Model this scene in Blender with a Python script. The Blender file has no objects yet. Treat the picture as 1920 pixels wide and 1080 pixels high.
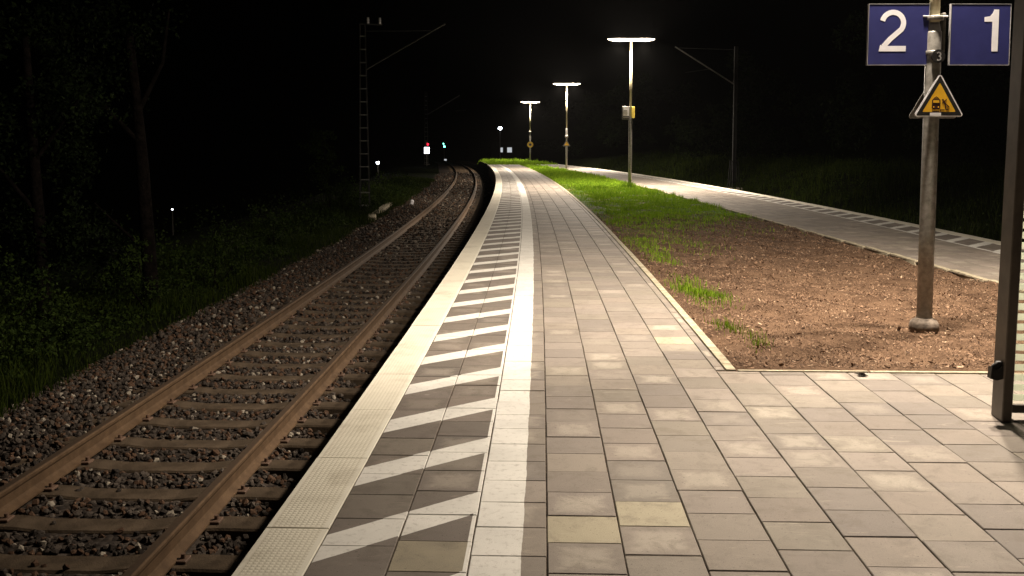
import bpy, math, random
import numpy as np
from mathutils import Vector, Matrix
rng = np.random.default_rng(7); random.seed(7)
sc = bpy.context.scene
COL = sc.collection
R = math.radians

# ---------------------------------------------------------------- camera
F_PX, HZ, CY, EYE = 1780.0, 271.0, 410.0, 1.73
cam_d = bpy.data.cameras.new('camera'); cam = bpy.data.objects.new('camera', cam_d); COL.objects.link(cam)
cam_d.sensor_width = 36; cam_d.lens = 36 * F_PX / 1920
cam_d.shift_y = (CY - 540) / 1920
cam_d.clip_start = .05; cam_d.clip_end = 3000
cam.location = (0, 0, EYE)
cam.rotation_euler = (R(90) - math.atan((CY - HZ) / F_PX), 0, 0)
sc.camera = cam

# ---------------------------------------------------------------- night sky
w = bpy.data.worlds.new('World'); sc.world = w; w.use_nodes = True
wn = w.node_tree.nodes; wl = w.node_tree.links
sky = wn.new('ShaderNodeTexSky'); sky.sky_type = 'NISHITA'; sky.sun_disc = False
sky.sun_elevation = R(-9); sky.sun_rotation = R(180)
bg = wn['Background']; bg.inputs['Strength'].default_value = .003
wl.new(sky.outputs['Color'], bg.inputs['Color'])

sc.view_settings.view_transform = 'Standard'; sc.view_settings.look = 'None'
sc.view_settings.exposure = 0; sc.view_settings.gamma = 1
try:
    sc.cycles.use_denoising = True
    sc.cycles.max_bounces = 6; sc.cycles.diffuse_bounces = 3
    sc.cycles.sample_clamp_indirect = 4
except Exception: pass
LAMP_W = 3700.0
LAMP_COL = (1.0, .86, .70)

# ---------------------------------------------------------------- layout curves (plan, metres)
def e(Y):                       # outer edge of the near platform
    Y = np.asarray(Y, float)
    return 2.727e-7*Y**3 - 6.2373e-4*Y**2 + .038726*Y - 1.269468
def de(Y): return 8.181e-7*Y**2 - 1.24746e-3*Y + .038726
def P(Y, t):                    # point t metres to the right of that edge
    Y = np.asarray(Y, float); d = de(Y); n = np.sqrt(1 + d*d)
    return e(Y) + t/n, Y - t*d/n
def rf(Y):                      # outer edge of the far platform
    Y = np.asarray(Y, float); return -.0013247*Y**2 + .062173*Y + 8.0830
def drf(Y): return -.0026494*Y + .062173
def rn(Y):                      # its inner edge
    Y = np.asarray(Y, float); return -1.17526e-5*Y**3 + 6.37213e-4*Y**2 - .0327883*Y + 6.369206
def Q(Y, t):                    # t metres left of the far platform's outer edge (negative t: over the track)
    Y = np.asarray(Y, float); d = drf(Y); n = np.sqrt(1 + d*d)
    return rf(Y) - t/n, Y + t*d/n
KERB = 2.75; ENDY = 82.0; BEDY = 7.28

# ---------------------------------------------------------------- mesh helpers
class MB:
    def __init__(s): s.v = []; s.f = []; s.sm = []
    def add(s, vs, fs, smooth=False):
        o = len(s.v); s.v += [tuple(map(float, p)) for p in vs]
        s.f += [tuple(i+o for i in f) for f in fs]; s.sm += [smooth]*len(fs)
    def box(s, c, d, rz=0, bev=0):
        x, y, z = [q/2 for q in d]; M = Matrix.Rotation(rz, 3, 'Z')
        if bev <= 0:
            vs = [Vector((a*x, b*y, g*z)) for g in (-1, 1) for a, b in ((-1,-1),(1,-1),(1,1),(-1,1))]
            fs = [(3,2,1,0),(4,5,6,7),(0,1,5,4),(1,2,6,5),(2,3,7,6),(3,0,4,7)]
        else:
            k = bev; vs = []; fs = []
            for zz, ins in ((-z, k), (-z+k, 0), (z-k, 0), (z, k)):
                X, Y = x-ins, y-ins
                vs += [Vector(q) for q in ((-X+k,-Y,zz),(X-k,-Y,zz),(X,-Y+k,zz),(X,Y-k,zz),(X-k,Y,zz),(-X+k,Y,zz),(-X,Y-k,zz),(-X,-Y+k,zz))]
            for l in range(3):
                for i in range(8):
                    j = (i+1) % 8; fs.append((l*8+i, l*8+j, l*8+8+j, l*8+8+i))
            fs.append(tuple(range(7,-1,-1))); fs.append(tuple(range(24, 32)))
        s.add([M @ q + Vector(c) for q in vs], fs)
    def tube(s, pts, rad, n=12, cap=True, smooth=True):
        pts = [Vector(p) for p in pts]
        if not hasattr(rad, '__len__'): rad = [rad]*len(pts)
        vs = []; fs = []; up = None
        for i, p in enumerate(pts):
            t = (pts[min(i+1, len(pts)-1)] - pts[max(i-1, 0)]).normalized()
            if up is None: up = t.orthogonal().normalized()
            a = (up - t*up.dot(t)).normalized(); b = t.cross(a); up = a
            vs += [p + (a*math.cos(2*math.pi*k/n) + b*math.sin(2*math.pi*k/n))*rad[i] for k in range(n)]
        for i in range(len(pts)-1):
            for k in range(n):
                j = (k+1) % n; fs.append((i*n+k, i*n+j, i*n+n+j, i*n+n+k))
        s.add(vs, fs, smooth)
        if cap:
            s.add(vs[:n], [tuple(range(n-1,-1,-1))]); s.add(vs[-n:], [tuple(range(n))])
    def lathe(s, prof, c=(0,0,0), n=24, smooth=True):
        vs = []; fs = []
        for r, z in prof:
            vs += [(c[0]+r*math.cos(2*math.pi*k/n), c[1]+r*math.sin(2*math.pi*k/n), c[2]+z) for k in range(n)]
        for i in range(len(prof)-1):
            for k in range(n):
                j = (k+1) % n; fs.append((i*n+k, i*n+j, i*n+n+j, i*n+n+k))
        fs.append(tuple(range(n-1,-1,-1))); fs.append(tuple((len(prof)-1)*n+k for k in range(n)))
        s.add(vs, fs, smooth)
    def prism(s, poly, y0, y1):          # polygon in x,z (seen from -y, anticlockwise), from front y0 to back y1
        n = len(poly)
        vs = [(x, y0, z) for x, z in poly] + [(x, y1, z) for x, z in poly]
        fs = [tuple(range(n)), tuple(range(2*n-1, n-1, -1))] + [(i, n+i, n+(i+1) % n, (i+1) % n) for i in range(n)]
        s.add(vs, fs)
    def ring(s, outer, inner, y0, y1):   # polygon with a matching hole
        n = len(outer)
        vs = [(x, y0, z) for x, z in outer] + [(x, y0, z) for x, z in inner] + [(x, y1, z) for x, z in outer] + [(x, y1, z) for x, z in inner]
        fs = []
        for i in range(n):
            j = (i+1) % n
            fs += [(i, j, n+j, n+i), (2*n+j, 2*n+i, 3*n+i, 3*n+j), (i, 2*n+i, 2*n+j, j), (n+j, 3*n+j, 3*n+i, n+i)]
        s.add(vs, fs)
    def build(s, name, mat, parent=None):
        me = bpy.data.meshes.new(name); me.from_pydata(s.v, [], s.f)
        me.polygons.foreach_set('use_smooth', s.sm); me.update()
        return link(name, me, mat, parent)

def link(name, me, mat, parent=None):
    me.materials.append(mat)
    o = bpy.data.objects.new(name, me); COL.objects.link(o)
    if parent is not None: o.parent = parent
    return o
def npmesh(name, v, f, uvs=None, smooth=False):   # v (n,3), f (m,k), uvs {name: (m*k,2)}
    me = bpy.data.meshes.new(name); k = f.shape[1]; m = len(f)
    me.vertices.add(len(v)); me.vertices.foreach_set('co', np.asarray(v, np.float32).ravel())
    me.loops.add(m*k); me.loops.foreach_set('vertex_index', f.astype(np.int32).ravel())
    me.polygons.add(m); me.polygons.foreach_set('loop_start', np.arange(0, m*k, k, dtype=np.int32))
    try: me.polygons.foreach_set('loop_total', np.full(m, k, np.int32))
    except Exception: pass
    me.polygons.foreach_set('use_smooth', np.full(m, smooth))
    for nm, a in (uvs or {}).items():
        u = me.uv_layers.new(name=nm); u.data.foreach_set('uv', np.asarray(a, np.float32).ravel())
    me.update(calc_edges=True); me.validate()
    return me
def tag(o, label=None, cat=None, group=None, kind=None):
    if label: o['label'] = label
    if cat: o['category'] = cat
    if group: o['group'] = group
    if kind: o['kind'] = kind
    return o
def empty(name, loc, rz=0):
    o = bpy.data.objects.new(name, None); COL.objects.link(o); o.location = loc; o.rotation_euler = (0, 0, rz)
    o.empty_display_size = .2; return o
def copy_tree(o, parent=None):
    c = o.copy(); COL.objects.link(c); c.parent = parent
    for ch in list(o.children): copy_tree(ch, c)
    return c

# ---------------------------------------------------------------- materials
class Mat:
    def __init__(s, name, rough=.8, spec=.3, metal=0):
        s.m = bpy.data.materials.new(name); s.m.use_nodes = True
        s.t = s.m.node_tree; s.b = s.t.nodes['Principled BSDF']
        s.b.inputs['Roughness'].default_value = rough; s.b.inputs['Metallic'].default_value = metal
        s.b.inputs['Specular IOR Level'].default_value = spec
    def n(s, typ, **kw):
        nd = s.t.nodes.new('ShaderNode'+typ)
        for k, v in kw.items():
            if k in nd.inputs: s.set(nd.inputs[k], v)
            else: setattr(nd, k, v)
        return nd
    def set(s, sock, v):
        if isinstance(v, bpy.types.NodeSocket): s.t.links.new(v, sock)
        elif v is not None:
            if hasattr(v, '__len__') and len(v) == 3 and sock.type == 'RGBA': v = (*v, 1)
            sock.default_value = v
    def math(s, op, a, b=None, c=None, clamp=False):
        nd = s.t.nodes.new('ShaderNodeMath'); nd.operation = op; nd.use_clamp = clamp
        s.set(nd.inputs[0], a); s.set(nd.inputs[1], b); s.set(nd.inputs[2], c)
        return nd.outputs[0]
    def mix(s, f, a, b, mode='MIX'):
        nd = s.t.nodes.new('ShaderNodeMix'); nd.data_type = 'RGBA'; nd.blend_type = mode
        s.set(nd.inputs[0], f); s.set(nd.inputs[6], a); s.set(nd.inputs[7], b)
        return nd.outputs[2]
    def step(s, x, lo, hi):
        nd = s.t.nodes.new('ShaderNodeMapRange'); nd.interpolation_type = 'SMOOTHSTEP'
        s.set(nd.inputs[0], x); s.set(nd.inputs[1], lo); s.set(nd.inputs[2], hi); return nd.outputs[0]
    def uv(s, name):
        u = s.t.nodes.new('ShaderNodeUVMap'); u.uv_map = name
        x = s.t.nodes.new('ShaderNodeSeparateXYZ'); s.t.links.new(u.outputs[0], x.inputs[0])
        return x.outputs[0], x.outputs[1]
    def pos(s):
        return s.t.nodes.new('ShaderNodeTexCoord').outputs['Object']
    def noise(s, scale, detail=3, rough=.55, vec=None, dist=0):
        nd = s.n('TexNoise', Scale=scale, Detail=detail, Roughness=rough, Distortion=dist)
        s.t.links.new(vec if vec is not None else s.pos(), nd.inputs['Vector']); return nd.outputs['Fac']
    def col(s, c): s.set(s.b.inputs['Base Color'], c); return s
    def rough(s, c): s.set(s.b.inputs['Roughness'], c); return s
    def bump(s, h, dist, strength=1):
        nd = s.n('Bump', Height=h, Distance=dist, Strength=strength); s.t.links.new(nd.outputs[0], s.b.inputs['Normal']); return s

def simple(name, c, rough=.7, spec=.3, metal=0, var=.25, scale=6, bump=0, bscale=60):
    m = Mat(name, rough, spec, metal)
    k = m.noise(scale, 5, .6)
    lo = tuple(q*(1-var) for q in c); hi = tuple(min(1, q*(1+var)) for q in c)
    m.col(m.mix(m.step(k, .3, .7), lo, hi))
    if bump: m.bump(m.noise(bscale, 3), bump)
    return m.m
def emit(name, c, st):
    m = Mat(name); m.col((.02,.02,.02)); m.b.inputs['Emission Color'].default_value = (*c, 1); m.b.inputs['Emission Strength'].default_value = st
    return m.m

def paver(m):
    """grey-brown concrete paver: own tone per slab, lime bloom in the middle of some, pores"""
    r1, r2 = m.uv('rnd'); u, v = m.uv('loc')
    base = m.mix(r1, (.182,.158,.140), (.288,.247,.213))
    base = m.mix(m.math('MULTIPLY', m.math('FRACT', m.math('MULTIPLY', r1, 17.3)), .5), base, m.mix(m.math('FRACT', m.math('MULTIPLY', r2, 11.9)), (.255,.208,.170), (.245,.222,.165)))
    base = m.mix(m.math('GREATER_THAN', r2, .98), base, (.40,.355,.255))
    vec = m.n('VectorMath', operation='ADD'); m.t.links.new(m.pos(), vec.inputs[0])
    cb = m.n('CombineXYZ', X=m.math('MULTIPLY', r1, 37.), Y=m.math('MULTIPLY', r2, 51.), Z=m.math('MULTIPLY', r2, 13.)); m.t.links.new(cb.outputs[0], vec.inputs[1])
    pv = vec.outputs[0]
    d = m.math('MINIMUM', m.math('MINIMUM', u, m.math('SUBTRACT', 1., u)), m.math('MINIMUM', v, m.math('SUBTRACT', 1., v)))
    big = m.noise(7.5, 6, .68, pv, 1.6)
    shape = m.step(m.math('ADD', d, m.math('MULTIPLY', m.math('SUBTRACT', big, .5), .5)), .05, .30)
    amt = m.math('MULTIPLY', shape, m.step(m.math('FRACT', m.math('MULTIPLY', r2, 7.31)), .55, 1.05))
    base = m.mix(m.math('MULTIPLY', amt, .52), base, (.49,.44,.365))
    # damp dark rims and dirt
    dirt = m.math('MULTIPLY', m.step(m.noise(7, 7, .72, pv, .5), .46, .70), .48)
    base = m.mix(dirt, base, (.135,.112,.086))
    mp = m.n('Mapping', Scale=(5., 22., 1.)); m.t.links.new(pv, mp.inputs['Vector'])
    base = m.mix(m.math('MULTIPLY', m.step(m.noise(1., 5, .6, mp.outputs[0], .8), .60, .72), .38), base, (.44,.385,.31))
    fine = m.noise(210, 3, .7)
    base = m.mix(.34, base, m.mix(m.step(fine, .3, .72), (.35,.35,.35), (1,1,1)), 'MULTIPLY')
    base = m.mix(m.math('MULTIPLY', m.step(m.noise(70, 2, .5), .66, .72), .6), base, (.07,.058,.046))
    vo = m.n('TexVoronoi', Scale=2.3); m.t.links.new(m.pos(), vo.inputs['Vector']); sc_ = m.n('SeparateColor'); m.t.links.new(vo.outputs['Color'], sc_.inputs[0])
    gum = m.math('MULTIPLY', m.step(m.math('ADD', vo.outputs['Distance'], m.math('MULTIPLY', m.noise(40, 2), .03)), .075, .045), m.math('GREATER_THAN', sc_.outputs[0], .62))
    base = m.mix(m.math('MULTIPLY', gum, .55), base, m.mix(sc_.outputs[1], (.06,.05,.042), (.40,.36,.31)))
    big2 = m.noise(.9, 5, .65); base = m.mix(m.math('MULTIPLY', m.step(big2, .46, .68), .30), base, (.13,.112,.094))
    m.rough(m.math('ADD', .62, m.math('MULTIPLY', fine, .3)))
    m.bump(m.math('ADD', fine, m.math('MULTIPLY', big, .5)), .0022, .7)
    return base
WHITE = (.665,.645,.60)
def paint(m, base, mask, c=WHITE):
    wear = m.math('SUBTRACT', 1., m.math('MULTIPLY', m.step(m.noise(26, 6, .72), .50, .78), .62))
    c2 = m.mix(m.step(m.noise(3, 4), .35, .7), c, tuple(q*.86 for q in c))
    return m.mix(m.math('MULTIPLY', mask, wear), base, c2)

M = {}
m = Mat('paver', .75, .25); m.col(paver(m)); M['paver'] = m.m
def hatch_mat(name, t_in, t_out, slope=.85):
    m = Mat(name, .75, .25); b = m.mix(1., paver(m), (.74,.73,.73), 'MULTIPLY'); s_, t_ = m.uv('st')
    # bars lean: upper edge at s = 5.56 + .885 k on the inner side
    ph = m.math('FRACT', m.math('DIVIDE', m.math('SUBTRACT', m.math('SUBTRACT', s_, 5.27), m.math('MULTIPLY', m.math('SUBTRACT', t_, t_in), slope)), .885))
    edge = m.math('MULTIPLY', m.math('SUBTRACT', m.noise(18, 4), .5), .012)
    ph = m.math('ADD', ph, edge)
    bar = m.math('MULTIPLY', m.math('GREATER_THAN', ph, .0), m.math('LESS_THAN', ph, .32))
    rim = m.math('GREATER_THAN', t_, t_out)
    m.col(paint(m, b, m.math('MAXIMUM', bar, rim))); return m.m
M['hatch'] = hatch_mat('hatched_paver', .95, .936)
M['hatch_far'] = hatch_mat('hatched_paver_far', .95, .91, -1.05)
m = Mat('guide_band', .72, .25); b = paver(m); s_, t_ = m.uv('st')
wob = m.math('MULTIPLY', m.math('SUBTRACT', m.noise(2.4, 4), .5), .030)
m.col(paint(m, b, m.math('LESS_THAN', m.math('ADD', t_, wob), 1.172))); M['band'] = m.m
# raised-stud edge slab
m = Mat('edge_slab', .7, .3); s_, t_ = m.uv('st'); r1, r2 = m.uv('rnd')
st = lambda q: m.math('ABSOLUTE', m.math('SUBTRACT', m.math('FRACT', m.math('DIVIDE', q, .0252)), .5))
stud = m.math('MULTIPLY', m.step(st(s_), .40, .20), m.step(st(t_), .40, .20))
inside = m.math('MULTIPLY', m.math('GREATER_THAN', t_, .022), m.math('LESS_THAN', t_, .270))
stud = m.math('MULTIPLY', stud, inside)
rim = m.math('SUBTRACT', 1., inside)
b = m.mix(r1, (.655,.615,.51), (.715,.675,.565))
b = m.mix(m.math('MULTIPLY', m.step(m.noise(5, 5, .65), .45, .8), .35), b, (.40,.36,.27))
b = m.mix(m.math('MULTIPLY', m.math('SUBTRACT', 1., m.math('MAXIMUM', stud, rim)), .19), b, (.36,.315,.225))
b = m.mix(m.math('MULTIPLY', rim, .5), b, (.72,.69,.60))
b = m.mix(m.math('MULTIPLY', m.step(m.noise(120, 3, .6), .6, .7), .25), b, (.25,.21,.15))
b = m.mix(m.math('MULTIPLY', m.step(m.noise(1.7, 7, .72), .50, .72), .34), b, (.24,.19,.13)); m.col(b); m.bump(m.math('ADD', stud, m.math('MULTIPLY', m.noise(240, 2), .15)), .0016, .7); M['edge'] = m.m
M['kerb'] = simple('kerb_stone', (.36,.315,.225), .85, .2, var=.3, scale=9, bump=.004, bscale=120)
M['joint'] = simple('joint_sand', (.085,.066,.05), .95, .1, var=.5, scale=40)
M['concrete'] = simple('old_concrete', (.20,.18,.15), .9, .2, var=.35, scale=2.5, bump=.006, bscale=40)
m = Mat('sleeper_concrete', .95, .08)
k = m.noise(5, 5, .65); b = m.mix(m.step(k, .3, .7), (.040,.029,.019), (.085,.062,.042))
b = m.mix(m.math('MULTIPLY', m.step(m.noise(60, 3, .7), .5, .75), .5), b, (.05,.037,.028)); m.col(b); m.bump(m.noise(70, 4, .7), .006); M['sleeper'] = m.m
m = Mat('rusty_rail', .8, .12)
k = m.noise(7, 6, .7); b = m.mix(m.step(k, .3, .72), (.058,.035,.019), (.098,.061,.034)); b = m.mix(m.math('MULTIPLY', m.step(m.noise(45, 4, .7), .55, .8), .5), b, (.08,.042,.024)); m.col(b); m.bump(m.noise(90, 3), .002); M['rail'] = m.m
m = Mat('running_surface', .6, .2, .2); m.col(m.mix(m.noise(30, 4), (.040,.027,.018), (.075,.051,.034))); M['railtop'] = m.m
M['clip'] = simple('rusty_clip', (.10,.06,.04), .7, .3)
m = Mat('ballast_stone', .9, .1); r1, r2 = m.uv('rnd')
b = m.mix(r1, (.019,.015,.0125), (.084,.068,.056)); b = m.mix(m.math('GREATER_THAN', r2, .95), b, (.27,.235,.19)); b = m.mix(m.math('LESS_THAN', r2, .25), b, (.085,.05,.032))
b = m.mix(.5, b, m.mix(m.noise(60, 4, .7), (.3,.3,.3), (1,1,1)), 'MULTIPLY'); m.col(b); m.bump(m.noise(120, 3), .004); M['stone'] = m.m
m = Mat('ballast_bed', .9, .15); v = m.n('TexVoronoi', Scale=16.); m.t.links.new(m.pos(), v.inputs['Vector'])
sx = m.n('SeparateColor'); m.t.links.new(v.outputs['Color'], sx.inputs[0])
m.col(m.mix(sx.outputs[0], (.015,.011,.009), (.055,.043,.034))); m.bump(v.outputs['Distance'], -.03, 1); M['bed'] = m.m
m = Mat('soil', .95, .1); k = m.noise(3, 6, .7); b = m.mix(m.step(k, .3, .7), (.075,.044,.027), (.165,.102,.063))
b = m.mix(m.math('MULTIPLY', m.step(m.noise(55, 4, .75), .45, .7), .6), b, (.06,.034,.02)); m.col(b); m.bump(m.noise(60, 5, .75), .02); M['soil'] = m.m
m = Mat('wood_chip', .85, .2); r1, r2 = m.uv('rnd'); b = m.mix(r1, (.105,.062,.038), (.265,.165,.104)); b = m.mix(m.math('GREATER_THAN', r2, .94), b, (.38,.27,.18)); b = m.mix(m.math('LESS_THAN', r2, .16), b, (.05,.028,.018)); m.col(b); M['chip'] = m.m
def leafmat(name, a, c, tr=.25):
    m = Mat(name, .8, .06); r1, r2 = m.uv('rnd'); b = m.mix(r1, a, c); m.col(b)
    tl = m.n('BsdfTranslucent'); m.t.links.new(b.node.outputs[2], tl.inputs[0]); mx = m.n('MixShader', Fac=tr)
    m.t.links.new(m.b.outputs[0], mx.inputs[1]); m.t.links.new(tl.outputs[0], mx.inputs[2])
    m.t.links.new(mx.outputs[0], m.t.nodes['Material Output'].inputs['Surface']); return m.m
M['grass'] = leafmat('lawn_grass', (.095,.19,.010), (.23,.35,.022))
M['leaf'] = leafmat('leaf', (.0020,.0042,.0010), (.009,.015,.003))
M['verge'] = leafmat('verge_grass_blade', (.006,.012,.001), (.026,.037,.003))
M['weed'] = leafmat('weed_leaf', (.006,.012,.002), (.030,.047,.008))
M['bark'] = simple('bark', (.0055,.0043,.0037), 1, .01, var=.45, scale=9, bump=.03, bscale=22)
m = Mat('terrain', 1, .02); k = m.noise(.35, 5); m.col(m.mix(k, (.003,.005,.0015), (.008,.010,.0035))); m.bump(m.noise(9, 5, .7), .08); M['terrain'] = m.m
m = Mat('galvanised', .36, .5, .35); k = m.noise(14, 5, .65); b = m.mix(m.step(k, .3, .7), (.165,.155,.138), (.30,.287,.262)); 
b = m.mix(m.math('MULTIPLY', m.step(m.noise(4, 4, .7), .5, .75), .5), b, (.11,.096,.078)); m.col(b); m.bump(m.noise(120, 3), .001); M['galv'] = m.m
M['pbase'] = simple('cast_base', (.15,.12,.095), .75, .3, var=.4, scale=14, bump=.004, bscale=50)
M['pale_pole'] = simple('painted_pole', (.42,.38,.25), .5, .4, var=.12)
M['steel'] = simple('dark_steel', (.10,.092,.08), .55, .4, .2, var=.3)
M['bars'] = simple('lightened_mast_bars', (.16,.16,.15), .7, .3)  # missing lamplight on the crossbars put into a paler colour than the legs
M['mast_dark'] = simple('dark_mast', (.008,.008,.0075), .8, .15)
M['arm'] = simple('galvanised_tube', (.12,.115,.105), .6, .3)
M['mast'] = simple('mast_steel', (.030,.030,.028), .6, .35, .1, var=.35, scale=3)
M['shelter'] = simple('bronze_steel', (.125,.105,.086), .45, .4, .1, var=.2)
M['black'] = simple('black_paint', (.015,.014,.013), .45, .4)
M['house'] = simple('lamp_housing', (.16,.13,.10), .6, .3)
M['navy'] = simple('navy_enamel', (.027,.030,.125), .35, .45, var=.08)
M['signwhite'] = simple('white_enamel', (.80,.79,.82), .4, .4, var=.06)
M['signedge'] = simple('sign_edge', (.27,.265,.27), .4, .4)
M['amber'] = simple('amber_enamel', (.78,.44,.022), .45, .4, var=.08)
M['yellow'] = simple('yellow_paint', (.40,.30,.045), .5, .4, var=.2)
M['pict'] = simple('pictogram_brown', (.045,.016,.010), .5, .3)
M['paper'] = simple('notice_paper', (.62,.58,.56), .6, .3, var=.15)
M['lamp'] = emit('lamp_diffuser', (1, .88, .66), 16)
M['red'] = emit('red_lamp', (1, .01, .03), 5); M['green'] = emit('green_lamp', (.15, 1, .75), 14); M['cool'] = emit('white_lamp', (.85, .92, 1), 30); M['board'] = emit('lit_board', (.93, .90, 1), 4)
M['window'] = emit('dim_glow', (.9, .95, 1), .55)
m = Mat('glass', .05, .5); m.col((.86,.92,.86)); m.b.inputs['Transmission Weight'].default_value = 1; m.b.inputs['IOR'].default_value = 1.02; m.b.inputs['Alpha'].default_value = .35; M['glass'] = m.m
m = Mat('frosted', .6, .3); m.col((.72,.76,.68)); tl = m.n('BsdfTranslucent', Color=(.85,.88,.78)); mx = m.n('MixShader', Fac=.75)
m.t.links.new(m.b.outputs[0], mx.inputs[1]); m.t.links.new(tl.outputs[0], mx.inputs[2]); m.t.links.new(mx.outputs[0], m.t.nodes['Material Output'].inputs['Surface']); M['frost'] = m.m
M['wall'] = simple('far_wall', (.012,.011,.010), .95, .05); M['roof'] = simple('far_roof', (.008,.006,.005), .95, .05)

# ---------------------------------------------------------------- setting: ground sheet
def smooth(a, b, x): 
    x = np.clip((x-a)/(b-a), 0, 1); return x*x*(3-2*x)
def zground(X, Y):
    u = X - e(np.minimum(Y, 170)); q = X - rf(np.minimum(Y, 120))
    z = np.full_like(X, -1.22)
    L = -u
    z += smooth(3.7, 4.6, L)*.22 + smooth(5.0, 6.5, L)*.05
    z -= smooth(8.5, 20, L)*4.6
    z += smooth(4.2, 9.5, q)*1.5 + smooth(9, 30, q)*3.5
    far = smooth(104, 135, Y)
    z = z*(1-far) + far*np.where(L > 8, z, -1.0)
    z += .06*np.sin(X*1.7+Y*.9)*np.cos(Y*1.3-X*.6)*((L > 5) | (q > 5))
    return z
gx = np.unique(np.concatenate([-np.geomspace(22, 900, 26), np.arange(-22, 26, .5), np.geomspace(26, 900, 26)]))
gy = np.unique(np.concatenate([np.arange(-12, 60, .75), np.arange(60, 150, 2.), np.geomspace(150, 1800, 26)]))
XX, YY = np.meshgrid(gx, gy); ZZ = zground(XX, YY); nx, ny = len(gx), len(gy)
def grid_faces(nx, ny):
    i = np.arange(ny-1)[:, None]*nx + np.arange(nx-1)[None]; i = i.ravel()
    return np.stack([i, i+1, i+nx+1, i+nx], 1)
o = link('ground', npmesh('ground', np.stack([XX, YY, ZZ], -1).reshape(-1, 3), grid_faces(nx, ny), smooth=True), M['terrain']); tag(o, kind='structure')

def zis(x, y):
    k = smooth(BEDY, BEDY+.5, y)
    return -.018 - .02*k + k*(.03*np.sin(x*3.1+y*1.7)*np.sin(y*2.3-x) + .02*np.sin(7*x+y*5))
# island between the platforms: bark mulch first, then lawn, ending in a grassy tip
def island(name, y0, y1, mat, ny, nx=26):
    ys = np.linspace(y0, y1, ny); v = []
    for y in ys:
        if y <= ENDY: a, b = P(y, KERB-.03)[0], rn(y)+.05
        else: a, b = e(y)+.1, max(rf(y)-.2, e(y)+2)
        if a > b-.3: a = b-.3
        for k in range(nx):
            f = k/(nx-1); x = a+(b-a)*f
            z = float(zis(x, y))
            if y > 100: z -= 1.1*smooth(100, 118, y)
            v.append((x, y, z))
    o = link(name, npmesh(name, np.array(v), grid_faces(nx, ny), smooth=True), mat); return tag(o, kind='structure')
island('mulch_bed', BEDY-.20, 23, M['soil'], 60)
lawn = Mat('lawn_soil', .95, .1); lawn.col(lawn.mix(lawn.step(lawn.noise(1.2, 5, .6), .42, .68), (.045,.085,.012), (.12,.085,.04))); lawn.bump(lawn.noise(40, 4), .03)
island('lawn', 23, 118, lawn.m, 120)

# ---------------------------------------------------------------- setting: paving
def tiles(name, tl, fn, mat, gs=.0014, gt=.003, jit=.0012, z0=0, thick=.05, pale=()):
    tl = np.array(tl, float); n = len(tl)
    s0, s1, t0, t1 = tl.T
    g1 = gs*(.6+.9*rng.random(n)); g2 = gt*(.6+.9*rng.random(n)); c = .0035
    def ring(ins_s, ins_t, z):
        out = []
        for a, b in ((0,0),(1,0),(1,1),(0,1)):
            S = np.where(a, s1-ins_s, s0+ins_s); T = np.where(b, t1-ins_t, t0+ins_t)
            x, y = fn(S, T); out.append(np.stack([x, y, z if hasattr(z, '__len__') else np.full(n, z)], -1))
        return np.stack(out, 1), None
    zt = z0 + rng.normal(0, jit, n)
    bot, _ = ring(g1, g2, zt-thick); mid, _ = ring(g1, g2, zt-c); top, _ = ring(g1+c, g2+c, zt)
    top[:, :, 2] += rng.normal(0, jit*.5, (n, 4))
    v = np.concatenate([bot, mid, top], 1)          # n,12,3
    # fn(s,t): a along s, b along t ; order (0,0),(1,0),(1,1),(0,1) -> flip so that the top faces up
    fl = [(8,9,10,11)]
    for i in range(4):
        j = (i+1) % 4; fl += [(i, j, 4+j, 4+i), (4+i, 4+j, 8+j, 8+i)]
    fl = np.array(fl)
    x0, y0 = fn(s0, t0); x1, y1 = fn(s1, t0); x2, y2 = fn(s0, t1)
    if np.mean((x1-x0)*(y2-y0)-(y1-y0)*(x2-x0)) < 0: fl = fl[:, ::-1]
    f = (fl[None] + (np.arange(n)*12)[:, None, None]).reshape(-1, 4)
    corner = np.array([(0,0),(1,0),(1,1),(0,1)]*3, float)
    loc = np.tile(corner[fl].reshape(1, -1, 2), (n, 1, 1)).reshape(-1, 2)
    S = np.stack([s0, s1, s1, s0]*3, 1)[:, fl].reshape(n, -1); T = np.stack([t0, t0, t1, t1]*3, 1)[:, fl].reshape(n, -1)
    st = np.stack([S, T], -1).reshape(-1, 2)
    rv = rng.random((n, 2)); rv[:, 1] *= .975
    for ys, tt in pale:          # the few new buff slabs
        k = np.hypot((s0+s1)/2-ys, (t0+t1)/2-tt).argmin(); rv[k] = (.6, .985+.002*k/n)
    rr = np.repeat(rv, 36, 0)
    return link(name, npmesh(name, v.reshape(-1, 3), f, {'loc': loc, 'st': st, 'rnd': rr}), mat)
def column(t0, t1, y0, y1, p, off=None, drop=0):
    off = rng.random()*p if off is None else off
    ks = np.arange(math.ceil((y0-off)/p), math.floor((y1-off)/p)) ; s = off + ks*p
    L = [(a, a+p, t0, t1) for a in s]
    if s[0]-y0 > .03: L.insert(0, (y0, s[0], t0, t1))
    if y1-(s[-1]+p) > .03: L.append((s[-1]+p, y1, t0, t1))
    return L
Y0 = -9.0; W = .328
cols = []
tc = [1.275 + W*k for k in range(5)]                    # 1.275 .. 2.587
main = []
for a, o_ in zip(tc[:-1], (.16, .05, .21, .12)): main += column(a, a+W, Y0, ENDY, .30, off=o_)
main += column(tc[-1], KERB-.085, BEDY, ENDY, .30)
for k in range(16):                                     # the wide paved area in front of the mulch
    a = tc[-1] + W*k
    if a > 7: break
    main += column(a, a+W, Y0, BEDY-.05-.04*max(0, a-2.75)*.5, .30)
tag(tiles('platform_paving', main, P, M['paver'], pale=((4.21, 1.44), (4.40, 1.77), (8.35, 2.4))), kind='structure')
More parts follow.
